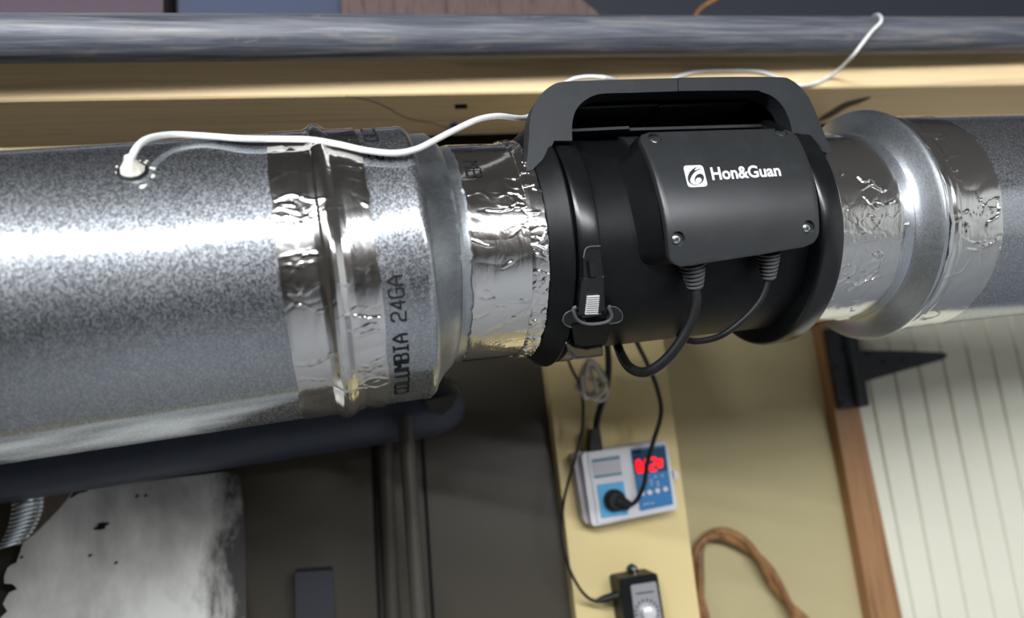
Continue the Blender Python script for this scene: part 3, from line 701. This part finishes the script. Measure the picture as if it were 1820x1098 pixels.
# ---- printed logo and name
def map_lid(u0, v0, p):          # p in photograph pixels around an origin, placed on the lid
    s_, t_, _ = AR.hit(p[0], p[1], RLid); return AR.pt(s_, t_, RLid+.00025)
def text_mesh(txt, bold=.02):
    cu = bpy.data.curves.new('lettering', 'FONT'); cu.body = txt; cu.size = 1; cu.offset = bold; cu.resolution_u = 4
    o = bpy.data.objects.new('lettering', cu); me = bpy.data.meshes.new_from_object(o)
    v = np.array([x.co[:] for x in me.vertices]); f = [tuple(p.vertices) for p in me.polygons]
    bpy.data.objects.remove(o); bpy.data.meshes.remove(me); bpy.data.curves.remove(cu); return v, f
tv, tf = text_mesh('Hon&Guan', .028)
x0, x1 = tv[:, 0].min(), tv[:, 0].max(); hh = tv[:, 1].max()
V = []
for x, y, _ in tv:
    a = (x-x0)/(x1-x0); py = 319.5-7.5*a-(22.5-2.2*a)*(y/.73); pxx = 1266+122.5*a-.22*(319-7*a-py)
    V.append(map_lid(0, 0, (pxx, py)))
obj('lettering', V, tf, MPRINT, FAN)['label'] = 'white printed brand lettering'
def lg(u, v):   # unit square -> photograph: u right, v down
    return (1214+37*u+6*v-.5*u*v, 294.5-1.5*u+38*v+.5*u*v)
lp = lambda x, y: (1205+x/19.97, 285+y/19.96)
sq = rounded([lp(170, 192), lp(872, 168), lp(1062, 925), lp(355, 965)], 7, 6)
def printed(name, pts, tris, lift, m, parent):
    bm = bmesh.new(); vs = [bm.verts.new((p[0], p[1], 0)) for p in pts]
    for t in tris:
        try: bm.faces.new([vs[i] for i in t])
        except ValueError: pass
    y = min(p[1] for p in pts)+1.5
    while y < max(p[1] for p in pts):
        bmesh.ops.bisect_plane(bm, geom=bm.verts[:]+bm.edges[:]+bm.faces[:], plane_co=(0, y, 0), plane_no=(0, 1, 0)); y += 1.5
    bm.verts.index_update(); bm.verts.ensure_lookup_table()
    V = []
    for v in bm.verts: s_, t_, _ = AR.hit(v.co.x, v.co.y, RLid); V.append(AR.pt(s_, t_, RLid+lift))
    F_ = [tuple(v.index for v in f.verts) for f in bm.faces]; bm.free(); return obj(name, V, F_, m, parent)
def tess(pts): return tessellate_polygon([[Vector((p[0], p[1], 0)) for p in pts]])
LGO = printed('logo', sq, tess(sq), .00025, MPRINT, FAN)
def blob(pts, n=4):
    q2 = [lp(*p) for p in pts]; printed('logo_mark', q2, tess(q2), .0004, MBL, LGO)
blob([(690, 240), (600, 262), (500, 330), (400, 430), (352, 550), (335, 650), (360, 745), (420, 825), (520, 877), (600, 884), (690, 880), (690, 862), (600, 866), (530, 856), (455, 805), (420, 720), (440, 640), (490, 540), (560, 450), (640, 382), (710, 350), (860, 305), (705, 318), (620, 360), (570, 350), (625, 290)])
blob([(640, 800), (592, 770), (578, 690), (600, 600), (660, 520), (740, 480), (820, 482), (880, 520), (915, 600), (905, 690), (860, 770), (780, 835), (690, 865), (780, 800), (832, 740), (835, 690), (810, 640), (750, 612), (680, 622), (620, 680), (605, 740)])

# ---- strain reliefs and cords
def relief(px0, py0, px1, py1, r0, r1, R0=.101):
    s0, t0, _ = AR.hit(px0, py0, R0); a = AR.pt(s0, t0, R0); s1_, t1_, _ = AR.hit(px1, py1, R0); b = AR.pt(s1_, t1_, R0)
    path = []; rad = []; n = 7
    for i in range(n):
        for f_, rm in ((0, .78), (.18, 1), (.55, 1), (.74, .78)):
            t = (i+f_)/n; path.append(a+(b-a)*t); rad.append((r0+(r1-r0)*t)*rm)
    path.append(b); rad.append(r1*.8)
    V, Fc = tube(path, rad, 20); obj('strain_relief', V, Fc, MGR, FAN, True); return b, nrm(b-a)
e1, d1 = relief(1229, 458, 1236, 512, .0118, .0062)
e2, d2 = relief(1366, 447, 1366, 496, .0098, .0056)
def cpath(first, pts, n=8): return catmull(first+pts, n)
dh = lambda x, y, dp: CAM+ray(x, y)*dp
de1, de2 = dep(e1), dep(e2)
V, Fc = tube(cpath([e1-d1*.004], [dh(1237, 540, de1), dh(1222, 585, de1+.004), dh(1190, 632, de1+.01), dh(1152, 660, de1+.02), dh(1122, 655, de1+.04), dh(1104, 630, de1+.07), dh(1090, 590, de1+.12)]), .0042, 12); obj('fan_cord', V, Fc, MCORD, FAN, True)
V, Fc = tube(cpath([e2-d2*.003], [dh(1358, 520, de2), dh(1343, 545, de2+.002), dh(1315, 573, de2+.006), dh(1280, 597, de2+.012), dh(1245, 606, de2+.022), dh(1222, 604, de2+.035), dh(1200, 590, de2+.06)]), .0027, 10); obj('control_cord', V, Fc, MCORD, FAN, True)

# ---- handle bracket
Ya = AR.pt(.02, 0, 0)[1]-.080
skew = (AR.d[1]/AR.d[0])
def bh(px, py, dY=0):            # plane parallel to the fan's axis
    d = ray(px, py); n_ = nrm(np.array((-skew, 1, 0))); p0_ = np.array((AR.P[0], Ya+dY, 0)); t = ((p0_-CAM)@n_)/(d@n_); return CAM+d*t
nY = nrm(np.array((-skew, 1, 0)))
BR = bpy.data.objects.new('handle_bracket', None); col.objects.link(BR); BR.parent = FAN; BR.location = Vector(bh(1200, 150))-FAN.location
outerL = [(934, 318), (940, 250), (942, 214), (948, 190), (962, 167), (982, 151), (1003, 145), (1060, 142.5), (1130, 140.5), (1204.3, 138.5)]
innerL = [(1204.6, 162), (1130, 164.5), (1076, 166), (1055, 170), (1036, 181), (1023, 197), (1017, 220), (1017, 250), (985, 250), (975, 272), (948, 300)]
outerR = [(1205.6, 138), (1300, 136.5), (1385, 137), (1404, 141), (1422, 154), (1438, 174), (1452, 205), (1466, 240), (1477, 268)]
innerR = [(1460, 262), (1440, 240), (1408, 236), (1404, 216), (1392, 190), (1374, 172), (1352, 163), (1334, 160.5), (1206, 161.6)]
def bprism(pts, d0, d1): return prism([bh(x, y, d0) for x, y in pts], nY*(d1-d0))
def archobj(name, a, b, d0, d1, m):
    pts = a+b; V, Fc = bprism(pts, d0, d1); o = obj(name, V, Fc, m, BR)
    bm = bmesh.new(); bm.from_mesh(o.data); bmesh.ops.triangulate(bm, faces=[f for f in bm.faces if len(f.verts) > 4]); 
    bm.to_mesh(o.data); bm.free(); return o
def dense(P): return [tuple(p) for p in catmull([(x, y, 0) for x, y in P], 3)]
dd2 = lambda P: [(x, y) for x, y, _ in dense(P)]
archobj('flange', dd2(outerL[:10]), dd2(innerL[:8])+innerL[8:], 0, .016, MBR)
archobj('flange', dd2(outerR), innerR[:2]+dd2(innerR[2:]), -.0004, .016, MBR)
# deep shell behind the flange: outer skin + ledges + back plate
def shell(P, d0, d1, th, name, m, sub=BR):
    b = MBd(); Q = dd2(P); c = np.array((1200, 330.))
    for (p, q) in zip(Q[:-1], Q[1:]):
        def inn(z): z = np.array(z); v = c-z; return tuple(z+v/np.linalg.norm(v)*th)
        b.add(*bprism([p, q, inn(q), inn(p)], d0, d1))
    return b.obj(name, m, sub)
mid = [(945, 330), (952, 250), (956, 205), (975, 172), (1006, 155), (1205, 150), (1384, 148), (1412, 162), (1436, 200), (1460, 260), (1480, 310)]
SHL = shell(mid, .0161, .125, 9, 'shell', MB)
V, Fc = bprism([(975, 330), (985, 200), (1010, 168), (1205, 160), (1390, 160), (1430, 230), (1450, 330)], .095, .100); obj('back_plate', V, Fc, MB, BR)
def bar(px0, py0, px1, py1, d0, d1, hpx, name='ledge'):
    V, Fc = bprism([(px0, py0), (px1, py1), (px1, py1+hpx), (px0, py0+hpx)], d0, d1); obj(name, V, Fc, MBR, BR)
bar(1030, 189, 1169, 183.5, .020, .06, 4); bar(1171, 186, 1330, 180, .022, .06, 4)
bar(1014, 229, 1118, 224, .030, .07, 5); bar(1119, 227, 1404, 219, .032, .07, 5)
s_ = bh(1065, 178, .05); V, Fc = tube([s_+nY*.004, s_, s_-nY*.002], [.0042, .0042, .002], 14); obj('bracket_screw', V, Fc, MB, BR, True)
V, Fc = wprism(rounded([(728, 241), (1200, 226), (1476, 214), (1476, 300), (1200, 310), (745, 300)], 4), .930, .938); obj('mounting_plate', V, Fc, MB, FAN)
# small triangular gusset on the housing
st = [AR.hit(x, y, .0915)[:2] for x, y in ((1093, 241), (1140, 238), (1119, 259))]; V, Fc = sprism(AR, st, .0915, RB-.001, 2); obj('gusset', V, Fc, MBR, FAN)

# ------------------------------------------------------------------ white sensor wire
def wr(x, y, off=.004, ax=AL, R=RL): S, t, r = ax.hit(x, y, R+off); return ax.pt(S, t, r)
Wp = [wr(234, 302, -.001), wr(233, 290, .006), wr(238, 271, .012), wr(252, 253, .012), wr(275, 243, .009), wr(310, 239, .006), wr(360, 241, .004), (wr(430, 246, .005)), wr(500, 247, .0045), wr(550, 248, .0045), wr(600, 256, .0045), wr(650, 267, .0045), wr(700, 272, .0045), wr(740, 265, .005)]
dw = dep(Wp[-1])
Wp += [dh(775, 248, dw+.012), dh(810, 230, dw+.025), dh(850, 212, dw+.04), dh(885, 206, dw+.06), dh(915, 209, dw+.09), dh(935, 208.5, dw+.125), dh(958, 198, dw+.16), dh(975, 172, .745), dh(1010, 145, .765), dh(1030, 138, .77), dh(1055, 136.5, .775), dh(1085, 140, .78)]
Yw_ = YF-.003
Wp += [hitY(x, y, Yw_) for x, y in ((1120, 152), (1160, 152), (1195, 141), (1215, 133), (1245, 126.5), (1300, 124.5), (1345, 126.5), (1375, 135), (1400, 148), (1426, 151.5), (1450, 147), (1470, 138))]
Wp += [hitY(1492, 123, .78), hitY(1515, 100, .745), hitY(1532, 78, YPp-RP-.006), hitY(1550, 55, YPp-RP-.005), hitY(1564, 41, YPp-RP*.9-.005), hitY(1566, 32, YPp-RP*.7-.004), hitY(1560, 26.5, YPp-RP*.3), hitY(1552, 30, YPp+RP*.6+.003), hitY(1542, 42, YPp+RP+.008), hitY(1530, 70, YPp+RP+.01)]
V, Fc = tube(catmull(Wp, 6), .0022, 12)
WI = tag(obj('sensor_wire', V, Fc, MWIRE, None, True), 'thin white wire from the large duct past the fan handle over the steel pipe', 'wire')
# putty lump with crumbs round the hole
s0, t0, _ = AL.hit(236, 304, RL); c0 = AL.pt(s0, t0, RL); n_ = nrm(c0-AL.pt(s0, t0, 0)); u = AL.d; v = np.cross(n_, u)
PT = thing('putty_seal', 'lump of white putty sealing the wire into a black grommet on the large duct', 'putty', tuple(c0))
def lump(c, r, hgt, seed, nn=16, top=.3):
    g = np.random.default_rng(seed); V = []; K = 6
    for i in range(K):
        f = i/(K-1); R = r*(1-(1-top)*f**.8)
        for j in range(nn):
            a = 2*math.pi*j/nn; q = R*(1+.1*g.normal()); V.append(c+n_*(hgt*f)+q*(math.cos(a)*u+math.sin(a)*v))
    return V, [(i*nn+j, i*nn+(j+1) % nn, i*nn+nn+(j+1) % nn, i*nn+nn+j) for i in range(K-1) for j in range(nn)]+[tuple(range((K-1)*nn, K*nn))]
V, Fc = lump(c0-n_*.001, .0088, .0125, 3, 20, .22); obj('putty', V, Fc, MPUTTY, PT, 'all')
V, Fc = tube([c0+.0083*(math.cos(a)*u+math.sin(a)*v)-v*.0006*0+n_*.0002 for a in np.linspace(0, 2*math.pi, 33)], .0013, 8); obj('grommet', V, Fc, MCORD, PT, True)
b = MBd(); g = np.random.default_rng(8)
spots = [(213, 302), (207, 296), (243, 286), (250, 288), (256, 291), (261, 297), (268, 299), (271, 312), (268, 314), (258, 331), (254, 332), (262, 286), (246, 291), (259, 304), (211, 305), (273, 299)]
for x, y in spots:
    S, t, _ = AL.hit(x+g.normal(0, 1), y+g.normal(0, 1), RL); c = AL.pt(S, t, RL-.0003); rr_ = g.uniform(.0009, .0024); nn = 7
    V = [c+(math.cos(a)*u+math.sin(a)*v)*rr_*g.uniform(.6, 1.3) for a in np.linspace(0, 2*math.pi, nn+1)[:-1]]+[c+n_*.0013]
    b.add(V, [(j, (j+1) % nn, nn) for j in range(nn)])
o = b.obj('putty_crumbs', MPUTTY, PT); o['kind'] = 'stuff'

# ------------------------------------------------------------------ timer on the post
YT0, YT1 = YP-.001, YP-.034
TM = thing('plug_in_timer', 'white plug in timer with blue panels and red digits on the tan post', 'timer', hitY(1120, 870, YT1))
V, Fc = wprism(rounded([(1018, 806), (1180, 781), (1205, 903), (1039, 932)], 9), YT1+.012, YT0); obj('back_shell', V, Fc, MTIM2, TM, True)
V, Fc = wprism(rounded([(1033, 805), (1185, 785), (1205, 904), (1052, 936)], 9), YT1, YT1+.0118); obj('front_shell', V, Fc, MTIM, TM, True)
def tlab(name, pts, m, lift=.0006, r=2, lab=None):
    V, Fc = wprism(rounded(pts, r, 3), YT1-lift, YT1+.0005); o = obj(name, V, Fc, m, TM)
    if lab: o['label'] = lab
    return o
tlab('raised_panel', [(1045, 806), (1108, 797), (1123, 920), (1063, 930)], MTIM, .002, 3)
tlab('text_label', [(1052, 815), (1101, 808), (1106, 843), (1057, 850)], MLBL, .003, 1)
tlab('label_header', [(1052, 817), (1101, 810), (1102, 815), (1053, 822)], MTEAL, .0034, .5)
tlab('label_footer', [(1056, 846), (1105, 839), (1106, 843), (1057, 850)], MTEAL, .0034, .5)
tb = MBd()
for i in range(4): y = 826+i*5; tb.add(*wprism([(1056+i, y), (1100+i, y-6), (1100+i, y-5), (1056+i, y+1)], YT1-.0033, YT1))
tb.obj('text_lines', MTIM2, TM)
tlab('outlet_panel', [(1061, 861), (1108, 855), (1117, 914), (1069, 921)], MLBLUE, .003, 2)
tlab('control_panel', [(1121, 798), (1182, 790), (1197, 896), (1138, 908)], MBLUE, .0015, 2)
tlab('display', [(1122, 802), (1181, 794), (1187, 836), (1129, 843)], mat('timer_display', srgb(44, 74, 100), .2), .002, 2)
tlab('header_text', [(1124, 801), (1140, 799), (1141, 803), (1125, 805)], MINK, .0024, .5)
# digits: thick glowing segments, reading U 20 with a small mark
dg = MBd()
def seg(x0, y0, x1, y1, wd_=2.2):
    a = np.array((x0, y0), float); b2 = np.array((x1, y1), float); d = (b2-a)/np.linalg.norm(b2-a); n2 = np.array((-d[1], d[0]))*wd_
    P = [a-d*wd_*.9, a-d*wd_*.3+n2, b2+d*wd_*.3+n2, b2+d*wd_*.9, b2+d*wd_*.3-n2, a-d*wd_*.3-n2]
    dg.add(*wprism([tuple(p) for p in P], YT1-.0032, YT1-.002))
seg(1132, 820, 1134, 838); seg(1135, 839, 1143, 838); seg(1141, 822, 1143, 836); seg(1133, 829, 1141, 828, 2); seg(1148, 817, 1149, 831, 2.4); seg(1134, 818, 1137, 818, 2)
seg(1157, 815, 1165, 814); seg(1165, 815, 1166, 824); seg(1157, 828, 1164, 825); seg(1156, 829, 1157, 836); seg(1158, 836, 1166, 835); seg(1171, 818, 1172, 830, 2.6); seg(1172, 817, 1176, 817, 2); seg(1176, 819, 1176, 829, 2)
dg.obj('digits', MRED, TM)['label'] = 'glowing red digits'
for x, y in ((1142, 877), (1155, 875), (1169, 872), (1183, 869)):
    V, Fc = wprism([(x+4.4*math.cos(t), y+4.4*math.sin(t)) for t in np.linspace(0, 6.283, 15)[:-1]], YT1-.004, YT1-.001); obj('button', V, Fc, MTIM, TM)
ic = MBd()
for x, y in ((1157, 854), (1158, 860), (1165, 847), (1169, 857), (1177, 845), (1170, 862), (1146, 896), (1152, 895), (1160, 894)):
    ic.add(*wprism([(x-2, y-1.2), (x+2, y-1.8), (x+2.2, y+1), (x-1.8, y+1.6)], YT1-.0019, YT1))
tag(ic.obj('panel_icons', MLBL, TM), kind='stuff')
V, Fc = wprism(rounded([(1196, 835), (1204, 838), (1207, 850), (1199, 852)], 2), YT1+.012, YT0-.002); obj('side_tab', V, Fc, MTIM, TM)
# plug in the timer with its cord
PG = thing('power_plug', 'black round power plug pushed into the light blue socket of the timer', 'plug', hitY(1090, 888, YT1-.003))
P0 = hitY(1090, 888, YT1-.002); ay = np.array((0, -1, 0))
V, Fc = tube([P0, P0+ay*.010, P0+ay*.0125], [.0135, .0132, .010], 24); obj('plug_body', V, Fc, MCORD, PG, True)
Pq = P0+ay*.007
pe = Pq+(hitY(1118, 899, YT1-.01)-Pq)
V, Fc = tube([Pq, Pq+(pe-Pq)*.5, pe], [.0095, .0085, .006], 14); obj('plug_neck', V, Fc, MCORD, PG, True)
V, Fc = tube(catmull([pe, hitY(1132, 888, YT1-.014), hitY(1145, 860, YT1-.02), hitY(1150, 825, YT1-.024), hitY(1161, 785, YT1-.03), hitY(1175, 735, YT1-.035), hitY(1168, 690, YT1-.05), hitY(1150, 645, YT1-.07), hitY(1135, 615, YT1-.09), hitY(1120, 580, YT1-.11)], 8), .0028, 10); obj('cord', V, Fc, MCORD, PG, True)
# second cord into the top of the timer
CD = thing('mains_cable', 'thick black cord with connector entering the top left of the timer', 'cord', hitY(1058, 797, YT1+.015))
V, Fc = wprism(rounded([(1051, 762), (1066, 760), (1072, 800), (1049, 803)], 3), YT1+.004, YT1+.022); obj('connector', V, Fc, MCORD, CD, True)
V, Fc = tube(catmull([hitY(1059, 765, YT1+.013), hitY(1063, 738, YT1+.01), hitY(1075, 700, YT1), hitY(1081, 665, YT1-.01), hitY(1081, 630, YT1-.03), hitY(1076, 590, YT1-.06)], 7), .0042, 10); obj('cord', V, Fc, MCORD, CD, True)
# thin cord to the speed controller
YK = YP-.03
CT = thing('thin_cord', 'thin black cord looping down the left of the post to the speed controller', 'cord', hitY(1095, 1062, YK))
V, Fc = tube(catmull([hitY(x, y, Yq) for x, y, Yq in ((1000, 615, .88), (1016, 655, .90), (1034, 695, .92), (1035, 760, .925), (1022, 815, .925), (1003, 885, .93), (998, 945, .935), (1008, 1000, .935), (1030, 1045, .935), (1052, 1066, .935), (1072, 1066, .935))], 8), .0019, 8); obj('cord', V, Fc, MCORD, CT, True)
V, Fc = tube([hitY(x, y, .935) for x, y in ((1058, 1069), (1075, 1064), (1085, 1061), (1098, 1057))], [.0022, .0048, .005, .0058], 12); obj('connector', V, Fc, MCORD, CT, True)
# white twisted cable loops under the fan
WL = MBd()
for i, (cx, cy, rx, ry, ph_) in enumerate(((1052, 672, 20, 32, .2), (1057, 676, 18, 36, .5), (1048, 680, 17, 27, -.2), (1060, 668, 15, 30, .8), (1052, 690, 24, 16, .1))):
    P = [hitY(cx+rx*math.cos(t)+4*math.sin(2*t+i), cy+ry*math.sin(t+ph_), .915+.008*math.sin(t+i)) for t in np.linspace(0, 6.283*(1 if i else 1.0), 25)]
    WL.add(*tube(P, .0026, 8))
tag(WL.obj('coiled_cable', MCLIP, None, True), 'bundle of pale translucent cable loops hanging under the fan at the post', 'cable')

# speed controller
YQ = YP-.035
SCn = thing('speed_controller', 'black speed controller with grey face and round knob at the foot of the post', 'controller', hitY(1140, 1060, YQ))
V, Fc = wprism(rounded([(1099, 1029), (1168, 1017), (1196, 1200), (1124, 1200)], 7), YQ, YP-.001); obj('case', V, Fc, MB, SCn, True)
V, Fc = wprism(rounded([(1121, 1040), (1166, 1033), (1192, 1190), (1140, 1190)], 3), YQ-.001, YQ+.002); obj('face_plate', V, Fc, mat('controller_grey_face', srgb(160, 160, 164), .35, .4), SCn)
V, Fc = wprism([(1130, 1054), (1162, 1050), (1162, 1052), (1130, 1056)], YQ-.0014, YQ); obj('print_line', V, Fc, MINK, SCn)
kc = hitY(1151, 1088, YQ-.001)
V, Fc = tube([kc, kc+ay*.008, kc+ay*.009], [.0098, .0088, .0075], 28); obj('knob', V, Fc, mat('silver_knob', srgb(214, 214, 216), .3, .3), SCn, True)
tk = MBd()
for i in range(11):
    a = math.radians(200-i*22); p = (1150+18*math.cos(a), 1086-18*math.sin(a)); q = (1150+22*math.cos(a), 1086-22*math.sin(a)); n2 = (-math.sin(a)*1.3, -math.cos(a)*1.3)
    tk.add(*wprism([(p[0]-n2[0], p[1]-n2[1]), (q[0]-n2[0], q[1]-n2[1]), (q[0]+n2[0], q[1]+n2[1]), (p[0]+n2[0], p[1]+n2[1])], YQ-.0015, YQ))
tk.obj('dial_marks', MINK, SCn)
V, Fc = wprism(rounded([(1116, 1032), (1117, 1008), (1125, 1001), (1133, 1007), (1136, 1030)], 5), YP-.008, YP-.002); obj('hanging_tab', V, Fc, MB, SCn, True)
hc = hitY(1125.5, 1011, YP-.008); V, Fc = tube([hc+ay*-.001, hc+ay*.0015, hc+ay*.003], [.0038, .0036, .0018], 14); obj('mounting_screw', V, Fc, MSCREW, SCn, True)
# brown twisted cord hanging on the wall
YR = YW-.02
base = [(1262, 1260), (1252, 1120), (1241, 1040), (1238, 1000), (1243, 972), (1256, 955), (1276, 948), (1300, 953), (1330, 973), (1358, 1003), (1380, 1040), (1405, 1080), (1440, 1120), (1500, 1210)]
P = np.array(catmull([hitY(x, y, YR) for x, y in base], 10)); BC = MBd()
T_ = np.gradient(P, axis=0); T_ /= np.linalg.norm(T_, axis=1)[:, None]
rt = thing('brown_cord', 'brown twisted cord looped on the tan wall beside the post', 'cord', tuple(P[0]))
arc = np.concatenate([[0], np.cumsum(np.linalg.norm(np.diff(P, axis=0), axis=1))])
for k_ in (0, math.pi):
    Q = [];
    for p, t, s_ in zip(P, T_, arc):
        n1 = np.array((0, 1, 0)); n2 = np.cross(t, n1); a = s_*38+k_; Q.append(p+.0048*(math.cos(a)*n1+math.sin(a)*n2))
    V, Fc = tube(Q, .0058, 10); obj('strand', V, Fc, MCOP, rt, True)

# ------------------------------------------------------------------ the shop lights themselves (outside the frame, seen in the metal)
for i, (xa, xb) in enumerate(LAMPS):
    a = np.array((xa, lamp_line(xa))); b_ = np.array((xb, lamp_line(xb))); d = nrm(b_-a); n2 = np.array((-d[1], d[0]))*.045
    P = [(*(a-n2), LAMP_Z-.03), (*(b_-n2), LAMP_Z-.03), (*(b_+n2), LAMP_Z-.03), (*(a+n2), LAMP_Z-.03)]
    V, Fc = prism(P, (0, 0, .11), .8); tag(obj('shop_light', V, Fc, MLED), ('white linear shop light on the ceiling over the left duct', 'white linear shop light on the ceiling toward the right wall')[i], 'lamp')
